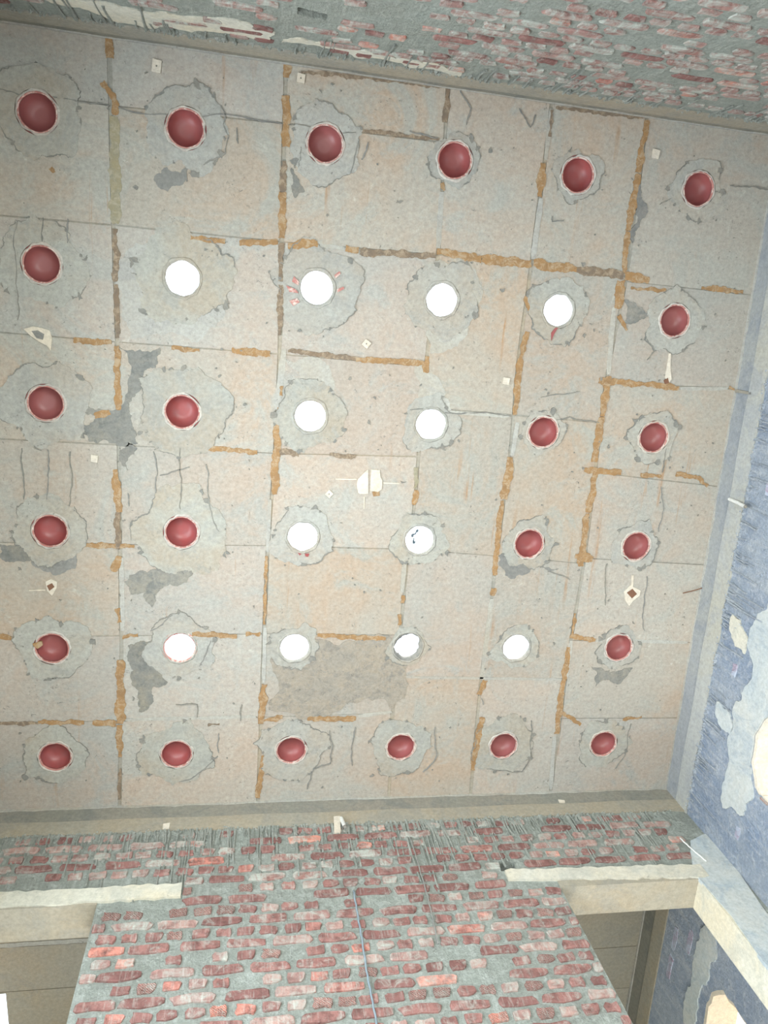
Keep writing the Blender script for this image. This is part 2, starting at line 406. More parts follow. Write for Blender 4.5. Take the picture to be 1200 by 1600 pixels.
for c in range(6):
    cuts = []
    for a, b in CUTS[c]:
        cuts.append((cp(*a)[1], cp(*b)[1]))
    tops = [None] + cuts; bots = cuts + [None]
    for t, b in zip(tops, bots):
        def yl(pr, side, top):
            if pr is None: return (yn_at(vx(c - 1 + side, 0)) if top else YF)
            return pr[side] + (GY if top else -GY)
        ytl, ytr, ybl, ybr = yl(t, 0, True), yl(t, 1, True), yl(b, 0, False), yl(b, 1, False)
        N = 5; L = [(vx(c - 1, ytl + (ybl - ytl) * k / N) + (GX if c > 0 else 0), ytl + (ybl - ytl) * k / N) for k in range(N + 1)]
        R = [(vx(c, ytr + (ybr - ytr) * k / N) - (GX if c < 5 else 0), ytr + (ybr - ytr) * k / N) for k in range(N + 1)]
        jl = lambda p: (p[0] + prng.uniform(-.003, .003), p[1] + prng.uniform(-.002, .002))
        poly = S([jl(p) for p in L] + [jl(p) for p in reversed(R)])
        plate('panel', poly, hole_near(poly, .019), FC, 0.0, .004 + prng.uniform(0, .003), M['panel'], ceiling)

# raised strip mouldings left between the panel columns (pale joint filler)
def strip_poly(pts, w, rng, step=.03, jag=.30):
    P = [Vector(p) for p in pts]; L, R = [], []
    D = []
    for i in range(len(P) - 1):
        n = max(1, int((P[i + 1] - P[i]).length / step))
        for k in range(n): D.append(P[i].lerp(P[i + 1], k / n))
    D.append(P[-1])
    for i, p in enumerate(D):
        t = (D[min(i + 1, len(D) - 1)] - D[max(i - 1, 0)]).normalized(); nn = Vector((-t.y, t.x))
        e = .72 if i in (0, len(D) - 1) else 1
        L.append(tuple(p + nn * w / 2 * e * (1 + rng.uniform(-jag, jag)))); R.append(tuple(p - nn * w / 2 * e * (1 + rng.uniform(-jag, jag))))
    return L + R[::-1]
def cpm(u, v): q = cp(u, v); return (q[0] * U, q[1] * U)
PXM = U / 195.0                                           # metres per photo pixel on the ceiling
TAPES = [
 ('b',14,(170,60),(173,92)),('b',10,(160,128),(176,148),(181,180)),('g',15,(178,182),(180,350)),('d',9,(180,358),(181,440)),('d',8,(182,445),(184,528)),
 ('b',10,(183,540),(185,640)),('b',12,(180,733),(187,800)),('d',10,(184,800),(184,858)),('b',12,(178,892),(186,868)),('b',12,(184,950),(187,972)),
 ('b',16,(188,1030),(188,1130)),('b',11,(187,1132),(188,1182)),('d',6,(188,1200),(187,1248)),
 ('b',15,(447,99),(446,122)),('b',13,(446,150),(447,230)),('d',10,(444,252),(441,300)),('b',13,(442,300),(440,372)),('d',10,(440,380),(438,440)),('d',9,(438,445),(438,524)),
 ('b',8,(440,603),(439,618)),('b',8,(436,636),(437,650)),('b',13,(432,664),(430,772)),('b',5,(416,868),(413,975)),('b',13,(413,1068),(411,1100),(408,1130)),('b',9,(410,1180),(402,1246)),
 ('d',9,(700,140),(695,192)),('b',12,(668,556),(664,582)),('b',10,(650,765),(646,788)),('b',8,(630,930),(628,942)),('b',10,(624,960),(623,976)),('g',8,(650,730),(648,762)),
 ('d',7,(862,172),(858,214)),('b',13,(848,255),(842,308)),('b',12,(824,462),(828,490)),('b',9,(824,518),(812,560)),('b',10,(812,560),(804,648)),('b',15,(797,714),(787,780)),
 ('b',10,(784,782),(772,898)),('b',10,(771,918),(769,930)),('b',13,(758,1062),(748,1085)),('b',12,(752,1120),(738,1202)),
 ('b',12,(1009,188),(996,270)),('b',13,(996,272),(980,360)),('b',10,(980,362),(974,428)),('b',16,(970,438),(965,482)),('b',8,(966,492),(979,516)),
 ('b',14,(950,588),(940,650)),('b',14,(940,652),(928,722)),('b',12,(930,740),(918,800)),('b',13,(917,802),(906,884)),('b',8,(898,958),(893,992)),('b',11,(888,1010),(868,1146)),
 ('b',10,(243,364),(266,368)),('b',9,(298,371),(352,377)),('b',9,(374,380),(434,378)),('b',15,(450,383),(496,382)),('b',11,(540,388),(560,391)),('d',10,(562,393),(680,401)),
 ('b',16,(683,392),(752,405)),('b',15,(752,405),(830,412)),('b',16,(832,412),(900,421)),('d',15,(900,421),(974,430)),('b',15,(975,432),(1013,437)),('b',7,(985,450),(1040,455)),('b',9,(1095,450),(1160,456)),
 ('b',9,(115,532),(175,535)),('b',7,(268,543),(312,547)),('b',10,(363,547),(422,553)),('d',6,(450,548),(560,560)),('b',9,(556,562),(662,567)),
 ('b',12,(935,594),(1000,600)),('b',11,(1000,600),(1060,606)),('b',8,(1138,605),(1154,609)),
 ('b',9,(298,697),(402,707)),('b',10,(148,650),(172,643)),('d',11,(434,705),(467,709)),('d',9,(515,710),(555,713)),
 ('b',11,(912,733),(970,738)),('b',8,(1000,741),(1032,744)),('b',11,(1055,741),(1085,745),(1105,759)),
 ('b',8,(105,851),(210,853)),('b',5,(230,843),(246,844)),('b',14,(898,868),(926,872)),
 ('b',10,(0,994),(18,996)),('b',9,(192,996),(216,992)),('b',11,(300,990),(370,993)),('b',11,(384,990),(406,990)),('b',9,(495,992),(602,997)),('b',9,(890,994),(930,999)),
 ('d',7,(0,1129),(60,1130)),('b',8,(60,1127),(132,1128)),('b',12,(145,1129),(182,1130)),('d',6,(325,1132),(343,1131)),('b',9,(408,1124),(442,1120)),('b',10,(480,1122),(556,1122)),
 ('b',7,(972,1124),(1002,1119)),('b',9,(878,1113),(906,1132)),
 ('d',5,(558,204),(686,218)),('d',6,(470,113),(580,122)),('d',6,(580,122),(690,136)),('d',5,(868,168),(1004,184)),
 ('b',9,(85,270),(80,262)),('b',7,(694,298),(690,286))]
trng = random.Random(11)
for tp in TAPES:
    k, w = tp[0], tp[1]; pts = [cpm(*p) for p in tp[2:]]
    plate('tape_strip', fractal(strip_poly(pts, w * PXM * .92, trng, .05, .35), trng, .16, .010, 3), [], FC, .0065, .0085 + trng.uniform(0, .002), M[{'b': 'tape', 'd': 'tape_dark', 'g': 'tape_grey'}[k]], ceiling)
# pale joint filler along the seams where no tape is left
FILL = [(9,(360+84,545),(432,640)),(8,(690,300),(684,388)),(9,(845,310),(832,405)),(9,(664,590),(652,700)),(8,(640,800),(628,925)),(9,(626,980),(612,1105)),(8,(808,660),(800,712)),
        (8,(768,935),(752,1060)),(8,(958,480),(950,585)),(8,(866,1150),(860,1232)),(8,(892,1000),(884,1060)),(6,(414,980),(412,1066)),(6,(422,780),(418,862)),(7,(190,870),(192,985)),
        (6,(1062,607),(1136,607)),(6,(196,1124),(400,1119)),(6,(560,1118),(612,1112)),(5,(622,1057),(876,1061)),(6,(500,384),(538,388)),(6,(645,640),(795,650)),(7,(860,170),(852,250)),(6,(930,1000),(1074,1003))]
for w, a, b in FILL:
    plate('joint_filler', strip_poly([cpm(*a), cpm(*b)], w * PXM, trng, .04, .22), [circle(x, y, POT_R + .02, 24) for x, y in pots.values()], FC, .0, .0078, M['pale'], ceiling)

# cement surrounds of the pots
PR = [[70,65,62,45,45,55],[65,75,70,60,55,55],[68,75,60,50,40,48],[60,80,55,50,50,48],[60,60,45,38,45,45],[55,65,65,60,62,55]]
chips, edges = [], []                                     # (x, y, r) of chipped spots, broken edges
for (r, c), (x, y) in pots.items():
    rad = PR[r][c] * PXM * (0.93 if r > 0 else .85)
    out = fractal(circle(x, y, rad, 15, .16, trng), trng, .20, .012, 4)
    def clampx(q):
        lo = XL * U + .02; hi = xr_at(q[1] / U) * U - .02
        return (min(max(q[0], lo), hi), min(max(q[1], (YN + .03) * U), (YF - .02) * U))
    out = [clampx(q) for q in out]
    plate('cement_surround', out, [circle(x, y, POT_R + .018, 32)], FC, .0, .0088 + trng.uniform(0, .0015), M['patch'], ceiling)
    for q in range(trng.randint(8, 15)):
        px, py = out[trng.randrange(len(out))]
        chips.append((px, py, trng.uniform(.004, .024)))
    for q in range(trng.randint(3, 6)):                   # broken edge of the surround
        a0 = trng.randrange(len(out)); n_ = trng.randint(len(out) // 16, len(out) // 6)
        seg = [out[(a0 + k) % len(out)] for k in range(n_)]
        if len(seg) > 2: edges.append((seg, trng.uniform(.003, .010)))
DARK = [('dark_patch',[(187,542),(250,543),(243,575),(222,590),(207,620),(206,660),(216,692),(190,697),(140,690),(132,664),(150,645),(185,640)]),
 ('dark_patch',[(195,908),(215,893),(245,890),(302,893),(272,915),(246,925),(238,948),(225,925),(205,928)]),
 ('rough_patch',[(440,1000),(500,998),(620,1000),(613,1107),(520,1112),(420,1108),(425,1040)]),
 ('dark_patch',[(200,1008),(232,1002),(246,1030),(262,1065),(240,1072),(236,1100),(218,1112),(205,1060)]),
 ('dark_patch',[(975,468),(1003,480),(1012,492),(998,500),(976,502)]),('chip',[(780,868),(830,880),(872,888),(820,897),(788,898)]),
 ('dark_patch',[(922,1040),(988,1043),(970,1066),(945,1062),(930,1072)]),('dark_patch',[(0,850),(44,852),(58,868),(22,878),(0,870)]),
 ('chip',[(50,872),(85,878),(124,862),(118,888),(98,895),(70,892)]),('chip',[(125,615),(160,640),(150,650),(128,640)]),('chip',[(985,278),(1000,290),(1012,330),(1000,345),(988,380),(980,370),(992,320)]),
 ('chip',[(215,700),(200,690),(188,720),(200,735)]),('pale',[(444,562),(500,560),(520,590),(518,692),(462,698),(440,690)]),
 ('pale',[(650,560),(640,700),(660,705),(690,690),(705,640),(690,600)]),('pale',[(196,395),(236,380),(330,390),(350,430),(345,500),(300,535),(205,530),(192,460)]),
 ('pale',[(660,405),(700,412),(742,420),(735,500),(700,545),(672,552),(664,500)]),('chip',[(455,262),(470,290),(476,300),(462,310),(456,300)]),('chip',[(240,280),(262,262),(300,262),(290,275),(262,300),(246,290)])]
drng = random.Random(5)
for k, pl in DARK:
    poly = fractal([cpm(*p) for p in pl], drng, .22, .012, 4)
    plate('cement_patch', poly, [circle(x, y, POT_R + .018, 32) for x, y in pots.values()], FC, 0.0, .0075 + (.001 if k != 'pale' else .0), M[k], ceiling)
# small chips and broken skin of the concrete, too many and small to pick apart
crng = random.Random(23)
for i in range(320):
    u, w = crng.uniform(10, 1150), crng.uniform(70, 1230); q = cp(u, w)
    if XL + .1 < q[0] < xr_at(q[1]) - .06 and YN + .1 < q[1] < YF - .06:
        chips.append((q[0] * U, q[1] * U, crng.uniform(.002, .009) * (1.8 if crng.random() < .12 else 1)))
V_, F_ = [], []
def keep_off(x, y, m_=.035): return not any((x - px) ** 2 + (y - py) ** 2 < (POT_R + m_) ** 2 for px, py in pots.values())
def add_flat(poly, d):
    v, f = plate_geo(poly, [], FC, .004, d); b = len(V_); V_.extend(v); F_.extend([tuple(i + b for i in q) for q in f])
for x, y, r in chips:
    if not keep_off(x, y, .045): continue
    n = crng.randint(3, 5); a = crng.uniform(0, 6.28); e = crng.uniform(.5, 1); th = crng.uniform(0, 3.14); ca, sa = math.cos(th), math.sin(th); ring = []
    for i in range(n):
        t = a + 2 * math.pi * (i + crng.uniform(-.25, .25)) / n; k = r * crng.uniform(.6, 1.5); dx, dy = k * math.cos(t), k * e * math.sin(t)
        ring.append((x + dx * ca - dy * sa, y + dx * sa + dy * ca))
    add_flat(fractal(ring, crng, .18, .006, 3), .0108 + crng.uniform(0, .0016))
for seg, w in edges:
    n = len(seg); L, R = [], []
    for i, p in enumerate(seg):
        k = w * math.sin(math.pi * (i + .3) / (n - .4)) * crng.uniform(.2, 1.1)
        c_ = Vector(p); q = Vector(seg[min(i + 1, n - 1)]) - Vector(seg[max(i - 1, 0)])
        nn_ = Vector((-q.y, q.x)).normalized() if q.length > 0 else Vector((0, 1))
        L.append(tuple(c_ + nn_ * k * .8)); R.append(tuple(c_ - nn_ * k * .5))
    if all(keep_off(*p, .03) for p in seg): add_flat(L + R[::-1], .0108 + crng.uniform(0, .0016))
o = obj('chipped_spots', mesh_from('chipped_spots', V_, F_), M['chip'], ceiling); o['kind'] = 'stuff'
# long jagged cracks beside the surrounds
CR = [[(345,165),(352,178),(349,195),(357,214),(352,240),(338,248),(318,258)],[(290,262),(292,284)],[(565,250),(572,235),(575,222)],[(470,230),(466,262)],[(560,60+160),(548,270)],
 [(880,345),(862,347),(862,338)],[(1048,80+230),(1030,320)],[(1140,290),(1165,292),(1200,297)],[(1090,305),(1120,300)],[(1010,530),(1022,548),(1010,562)],[(250,742),(296,729)],[(322,725),(328,790),(342,830)],[(200,770),(202,790)],
 [(640,640),(798,650)],[(845,620),(905,612)],[(842,655),(935,660)],[(1040,700),(1034,738)],[(1032,760),(1036,792),(1028,830)],[(855,892),(890,905)],[(948,880),(945,945)],[(1010,900),(1006,985)],[(275,1100),(308,1100),(308,1120)],
 [(378,1100),(376,1125)],[(342,1145),(342,1175)],[(340,1180),(300,1215),(280,1220)],[(515,1140),(520,1165),(516,1192),(490,1200),(480,1232)],[(555,1135),(550,1195)],[(680,1135),(682,1180),(660,1205)],[(830,1125),(830,1180),(815,1205),(760,1200)],
 [(755,1100),(752,1090)],[(985,1130),(975,1180),(960,1200)],[(330,1000),(312,1040)],[(235,985),(270,960)],[(35,700),(38,780)],[(75,702),(74,780)],[(110,705),(108,790)],[(240,705),(244,770)],[(282,700),(282,795)],
 [(28,345),(28,500)],[(68,340),(68,390)],[(107,342),(106,380)],[(640,205),(684,216)],[(810,170),(828,200),(836,180)],[(718,140),(735,170),(728,196)],[(370,200),(372,225)],[(0,140),(90,153)],[(100,155),(172,166)],[(185,168),(440,194)],[(450,195),(556,207)]]
def wander(pts, rng):
    P = [Vector(p) for p in pts]; out = []
    def sub(a, b, d):
        L = (b - a).length
        if L < .025 or d == 0: return [a]
        t = (b - a) / L; m_ = (a + b) / 2 + Vector((-t.y, t.x)) * rng.uniform(-.07, .07) * L
        return sub(a, m_, d - 1) + sub(m_, b, d - 1)
    for i in range(len(P) - 1): out += sub(P[i], P[i + 1], 4)
    return [tuple(p) for p in out + [P[-1]]]
for pl in CR:
    pts = [cpm(*p) for p in pl]
    plate('crack', strip_poly(wander(pts, trng), 1.5 * PXM, trng, .02, .8), [circle(x, y, POT_R + .02, 24) for x, y in pots.values()], FC, .0, .0118, M['chip'], ceiling)

# ------------------------------------------------------------------ pots
inner = [(.0005, .074), (.03, .0735), (.050, .072), (.0535, .0695), (.058, .068), (.072, .058), (.083, .042), (.090, .022), (.093, .008), (.093, .0)]
outer = [(.120, -.001), (.120, .012), (.107, .02), (.100, .045), (.088, .066), (.066, .084), (.05, .09), (.0005, .09)]
v, f = lathe_geo(inner + outer, 48); bowl_me = mesh_from('bowl', v, f, True)
bowl_me.materials.append(M['clay'])
rim_mes, col_mes = [], []
for k in range(4):
    rg = random.Random(40 + k)
    a = [rg.uniform(-1, 1) for _ in range(48)]; a = [(a[i - 1] + a[i] + a[(i + 1) % 48]) / 3 for i in range(48)]
    v, f = lathe_geo([(.0915, .003), (.0915, -.010), (.095, -.0135), (.099, -.0125), (.101, -.009), (.101, .003)], 48, True, lambda i, q: (a[q] * .0022, 0))
    me = mesh_from('rim', v, f, True); me.materials.append(M['clay_rim']); rim_mes.append(me)
    b = [rg.uniform(-1, 1) for _ in range(48)]; b = [(b[i - 1] + b[i] * 2 + b[(i + 1) % 48]) / 4 for i in range(48)]
    v, f = lathe_geo([(.099, .0), (.099, -.0115), (.103, -.0140), (.108, -.0125), (.111, -.0095), (.111, .0)], 48, True, lambda i, q: (b[q] * (.0 if i < 2 else .010), 0))
    me = mesh_from('mortar_collar', v, f, True); me.materials.append(M['collar']); col_mes.append(me)
ORD = ['nearest', 'second', 'third', 'fourth', 'fifth', 'sixth']
def nth(k): return 'the one nearest' if k == 0 else ORD[k] + ' from'
def pot_label(r, c):
    if r == 5: return 'red clay pot in the row along the pier wall, %s the arched windows' % nth(5 - c)
    if r == 0: return 'red clay pot in the row along the unbroken wall, %s the arched windows' % nth(5 - c)
    if c == 5: return 'red clay pot in the file beside the window wall, %s the pier wall' % nth(5 - r)
    if (r, c) == (4, 0): return 'red clay pot in ceiling with a brown tape scrap lapping its rim'
    if c == 0: return 'red clay pot in the file farthest from the windows, %s the pier wall' % nth(5 - r)
    if (r, c) == (2, 1): return 'red clay pot in a pale surround beside the large dark grey stain'
    if (r, c) == (3, 1): return 'red clay pot in a wide surround with fine cracks above it'
    if (r, c) == (2, 4): return 'red clay pot touching a straight panel joint beside the long tape strip'
    return 'red clay pot with grey broken cement below it beside the long tape strip'
prg = random.Random(9)
for (r, c), (x, y) in pots.items():
    if (r, c) in OPEN: continue
    e = empty('clay_pot', (x, y, H)); e.rotation_euler = (0, 0, prg.uniform(0, 6.28))
    tag(e, pot_label(r, c), 'pot', 'red clay pots set in the ceiling')
    obj('bowl', bowl_me, None, e); obj('rim', rim_mes[prg.randrange(4)], None, e); obj('mortar_collar', col_mes[prg.randrange(4)], None, e)
OL = {(1,1): 'open sky hole in ceiling, pot base knocked out, in a broad pale cement square',
      (1,2): 'open sky hole in ceiling with cracked red shards fanned about its rim',
      (1,3): 'open sky hole with a clean rim and a pale cement strip running past it',
      (2,2): 'open sky hole in a tall pale cement rectangle',
      (2,3): 'open sky hole with a straight panel joint leaving its side',
      (4,2): 'open sky hole at the corner of the rough grey cement panel',
      (1,4): 'open sky hole with rough chipped cement and a red splinter below its rim',
      (3,2): 'open sky hole with red clay crumbs along its chipped rim',
      (3,3): 'open sky hole with a curl of torn plastic hanging inside',
      (4,3): 'open sky hole broken out to a ragged dark edge',
      (4,4): 'open sky hole with a rust streak running off its rim',
      (4,1): 'open sky hole with a notched rim beside the dark stained cement'}
for (r, c), (x, y) in pots.items():
    if (r, c) not in OPEN: continue
    rg = random.Random(100 + r * 6 + c)
    e = empty('open_pot_ring', (x, y, H))
    tag(e, OL[(r, c)], 'sky hole', 'open sky holes in the ceiling')
    big = (r, c) == (4, 3)
    a = [rg.uniform(-1, 1) for _ in range(48)]; a = [(a[i - 1] + a[i] + a[(i + 1) % 48]) / 3 for i in range(48)]
    amp = .016 if big else rg.uniform(.002, .006)
    r0_ = .083 if big else .0925
    v, f = lathe_geo([(r0_, .0 if not big else .02), (r0_, -.008 if not big else .012), (.098, -.0125), (.106, -.010), (.119, -.003), (.119, .010), (.12, .04), (.108 if not big else .09, .04)], 48, True,
                     lambda i, q: (a[q] * (amp if i in (0, 1, 6) else .001), 0))
    obj('broken_rim', mesh_from('broken_rim', v, f, True), M['dark_patch'] if big else M['clay_rim'] if rg.random() < .3 else M['patch'], e)
    cm = col_mes[rg.randrange(4)].copy(); cm.materials[0] = M['patch']; obj('mortar_collar', cm, None, e)
# shards and scraps at the open holes
def scrap(name, pl, mat, label, cat, th=.006, group=None):
    poly = [cpm(*p) for p in pl]
    o = plate(name, poly, [], FC, .006, .013 + th, M[mat]); tag(o, label, cat, group); return o
for pl, wh in zip(([(459,432),(467,440),(466,446),(456,440)],[(447,446),(462,452),(466,458),(452,456)],[(452,470),(464,466),(468,472),(458,478)],[(526,452),(536,448),(538,451),(527,457)],[(522,430),(530,424),(532,428),(524,435)]), ('broadest by the tape joint', 'middle one by the tape joint', 'farthest from the dark tape', 'narrowest, away from the tape joint', 'short, pointing to the dark tape')):
    scrap('clay_shard', pl, 'clay_rim', 'thin red clay shard at a cracked sky hole, ' + wh, 'shard', .003, 'shards about the cracked hole')
scrap('clay_splinter', [(866,512),(870,512),(864,522),(860,532),(860,520)], 'clay', 'dark red clay splinter lodged below a chipped sky hole', 'shard')
for pl, wh in (([(465,862),(471,864),(468,867)], 'smaller'), ([(476,864),(483,864),(481,869),(477,868)], 'larger')):
    scrap('clay_crumb', pl, 'clay', wh + ' of two red clay crumbs on a sky hole rim', 'shard', .003, 'crumbs on the hole rim')
scrap('tape_scrap', [(52,1004),(66,1000),(68,1006),(60,1012),(54,1008)], 'tape', 'torn brown tape scrap lapping a red pot rim', 'tape')
pts = []
x3, y3 = pots[(3, 3)]
vv, ff = [], []
for i in range(15):
    a = math.pi * (0.62 + i / 14 * .9); rr = .052 + .010 * math.sin(i * 1.1)
    px, py = x3 - .012 + rr * math.cos(a) * .75, y3 - .015 + rr * math.sin(a) * .9
    vv += [(px, py, H - .003 + .003 * math.sin(i)), (px * .62 + x3 * .38, py * .62 + y3 * .38, H + .020)]
ff = [(2 * i, 2 * i + 1, 2 * i + 3, 2 * i + 2) for i in range(14)]
bm = bmesh.new(); bv = [bm.verts.new(q) for q in vv]; [bm.faces.new([bv[i] for i in q]) for q in ff]
bmesh.ops.solidify(bm, geom=bm.faces[:], thickness=.003); me = bpy.data.meshes.new('plastic_curl'); bm.to_mesh(me); bm.free()
tag(obj('plastic_curl', me, M['wire']), 'curl of torn pale plastic hanging inside a sky hole', 'plastic scrap')

# ------------------------------------------------------------------ ring beams under the ceiling
BEAM, STEP = .375 * U, .20 * U
def beam(name, fr, u0, u1, label, bot, step, mu='beam', ml='beam_low'):
    o = plate(name, [(u0, -bot), (u1, -bot), (u1, 0), (u0, 0)], [], fr, -TH, .0, M[mu]); tag(o, label, 'beam', kind='structure')
    rg = random.Random(sum(map(ord, name))); n = 40
    low = [(u0 + (u1 - u0) * i / n, -bot + rg.uniform(-.014, .006)) for i in range(n + 1)]; up = [(u0 + (u1 - u0) * i / n, -step + .004 * math.sin(i * .9)) for i in range(n + 1)]
    obj('lower_band', mesh_from('lower_band', *plate_geo(low + up[::-1], [], fr, -TH + .01, .010)), M[ml], o)
    hem = [(u0 + (u1 - u0) * i / 60, -.018 + rg.uniform(-.008, .008)) for i in range(61)]
    obj('ceiling_fillet', mesh_from('ceiling_fillet', *plate_geo(hem + [(u1, -.001), (u0, -.001)], [], fr, -.01, .007)), M['pale'], o)
    return o
LN = Vector((n1[0] - n0[0], n1[1] - n0[1])).length * U
LR = Vector((r1[0] - r0[0], r1[1] - r0[1])).length * U
beam('trim_1', FF, XL * U, r1[0] * U, 'two-tone concrete ring beam above the brick pier wall', .365 * U, .20 * U)
beam('trim_2', FN, 0, LN, 'two-tone concrete ring beam above the unbroken brick wall', .31 * U, .13 * U)
beam('trim_3', FR, 0, LR, 'two-tone concrete ring beam above the arched window wall', .40 * U, .21 * U, 'beam_flare', 'beam_flare_low')
beam('trim_4', FL, YN * U, YF * U, 'concrete ring beam above the wall with added openings', .38 * U, .20 * U)

# ------------------------------------------------------------------ walls
FLOOR_V = -H
LZ, RZ = -1.165 * U, -1.255 * U                           # soffits of the two openings in the pier wall
PX0, PX1 = .537 * U, 4.135 * U                            # pier edges
OX0, OX1 = -.62 * U, 5.375 * U
nh = [fr_uv(FF, ony(*p, YF)) for p in ((779,1345),(803,1347),(806,1360),(783,1361))]
niche_far = [(nh[0][0], nh[0][1]), (nh[1][0], nh[1][1]), (nh[2][0], nh[2][1]), (nh[3][0], nh[3][1])]
wf_hole = [[(OX0, FLOOR_V - .1), (OX0, LZ), (PX0, LZ), (PX0, FLOOR_V - .1)], [(PX1, FLOOR_V - .1), (PX1, RZ), (OX1, RZ), (OX1, FLOOR_V - .1)]]
wall_far = plate('wall_far', [(XL * U, FLOOR_V), (r1[0] * U, FLOOR_V), (r1[0] * U, -.365 * U), (XL * U, -.365 * U)], wf_hole + [niche_far], FF, -TH, 0.0, M['mortar'])
tag(wall_far, 'brick wall with a wide pier between two tall openings', 'wall', kind='structure')
o = plate('niche_back', [(niche_far[0][0] - .02, niche_far[2][1] - .02), (niche_far[1][0] + .02, niche_far[2][1] - .02), (niche_far[1][0] + .02, niche_far[0][1] + .02), (niche_far[0][0] - .02, niche_far[0][1] + .02)], [], FF, -TH + .02, -.09, M['hole'], wall_far)

nn = [(465,13),(512,24),(511,34),(464,24)]
niche_near = [fr_uv(FN, ony(*p, -.51)) for p in nn]
wall_near = plate('wall_near', [(0, FLOOR_V), (LN, FLOOR_V), (LN, -.31 * U), (0, -.31 * U)],
                  [niche_near, [((2.4 - XL) * U - 1.45, FLOOR_V - .1), ((2.4 - XL) * U - 1.45, -3.05), ((2.4 - XL) * U + 1.45, -3.05), ((2.4 - XL) * U + 1.45, FLOOR_V - .1)]], FN, -TH, 0, M['mortar_near'])
tag(wall_near, 'brick wall smeared with grey green mortar, unbroken near the ceiling', 'wall', kind='structure')
c0 = (sum(q[0] for q in niche_near) / 4, sum(q[1] for q in niche_near) / 4)
plate('niche_back', [(c0[0] - .12, c0[1] - .08), (c0[0] + .12, c0[1] - .08), (c0[0] + .12, c0[1] + .08), (c0[0] - .12, c0[1] + .08)], [], FN, -TH + .02, -.07, M['hole'], wall_near)

def arch(yc, half, top, sill, n=14):
    """arched opening in the window wall, in metres along FR"""
    k = (r1[1] - r0[1]); uc = (yc - r0[1]) * U
    h = half * U; rise = h * .55
    pts = [(uc - h, -H + sill), (uc - h, top * U - rise)]
    for i in range(1, n): a = math.pi * (1 - i / n); pts.append((uc + h * math.cos(a), top * U - rise + rise * math.sin(a)))
    return pts + [(uc + h, top * U - rise), (uc + h, -H + sill)]
ARCH = [arch(1.6, .42, -1.07, 1.0), arch(4.36, .365, -1.085, 1.0), arch(7.09, .44, -1.15, 1.0)]
URE = (YB + .3 - r0[1]) * U
arng = random.Random(77)
def rough(poly, s=.012, j=.012):
    out = []
    for i in range(len(poly)):
        a, b = Vector(poly[i]), Vector(poly[(i + 1) % len(poly)]); n = max(1, int((b - a).length / .06))
        for k in range(n):
            p = a.lerp(b, k / n); out.append((p.x + arng.uniform(-j, j), p.y + arng.uniform(-j, j)))
    return out
ARCH = [rough(a) for a in ARCH]
wall_right = plate('wall_right', [(0, FLOOR_V), (URE, FLOOR_V), (URE, -.40 * U), (0, -.40 * U)], ARCH, FR, -.23, 0, M['mortar_flare'])
tag(wall_right, 'blue flare tinted mortar smeared brick wall with arched windows', 'wall', kind='structure')
wall_left = plate('wall_left', [(YN * U, FLOOR_V), ((YB + .2) * U, FLOOR_V), ((YB + .2) * U, -.38 * U), (YN * U, -.38 * U)],
                  [[(2.5 * U - 1.45, FLOOR_V - .1), (2.5 * U - 1.45, -3.05), (2.5 * U + 1.45, -3.05), (2.5 * U + 1.45, FLOOR_V - .1)], [(2.5 * U - 1.1, -2.75), (2.5 * U - 1.1, -1.25), (2.5 * U + 1.1, -1.25), (2.5 * U + 1.1, -2.75)]], FL, -TH, 0, M['mortar'])  # doorway and high opening added to let light in
tag(wall_left, 'mortar smeared brick wall with an added doorway and an added high window', 'wall', kind='structure')

# lintels of the pier wall: proud rough cement face bearing on the brickwork, smooth soffit
def lintel(x0, x1, top0, top1, bot0, bot1, bear_l, bear_r, soff):
    n = 30; up = [(x0 + (x1 - x0) * i / n, top0 + (top1 - top0) * i / n + arng.uniform(-.010, .008)) for i in range(n + 1)]
    dn = [(x0 + (x1 - x0) * i / n, bot0 + (bot1 - bot0) * i / n + arng.uniform(-.008, .008)) for i in range(n + 1)]
    o = plate('lintel', dn + up[::-1], [], FF, -.02, .016, M['lintel'], wall_far)
    a, b, z = soff
    box('soffit', a, b, YF * U - .004, YF * U + TH + .004, H + z - .006, H + z + .05, M['beam_low'], o)
    return o
lintel(XL * U, 1.135 * U, -1.008 * U, -1.008 * U, LZ, -1.15 * U, 0, 1, (OX0, PX0, LZ))
lintel(3.725 * U, OX1 + .07, -1.045 * U, -1.10 * U, -1.165 * U, RZ, 1, 0, (PX1, OX1, RZ))
# plaster on the jamb next to the corner
o = box('jamb_plaster', OX1 - .006, OX1 + .02, YF * U - .006, YF * U + TH + .005, 0, H + RZ, M['lintel'], wall_far)
plate('corner_plaster', fractal([(OX1 - .009, FLOOR_V), (r1[0] * U - .002, FLOOR_V), (r1[0] * U - .002, -.72 * U), (OX1 + .14, -.80 * U), (OX1 + .02, -1.1 * U), (OX1 - .009, RZ)], random.Random(2), .04, .02, 4), [], FF, -.01, .012, M['plaster'], wall_far)

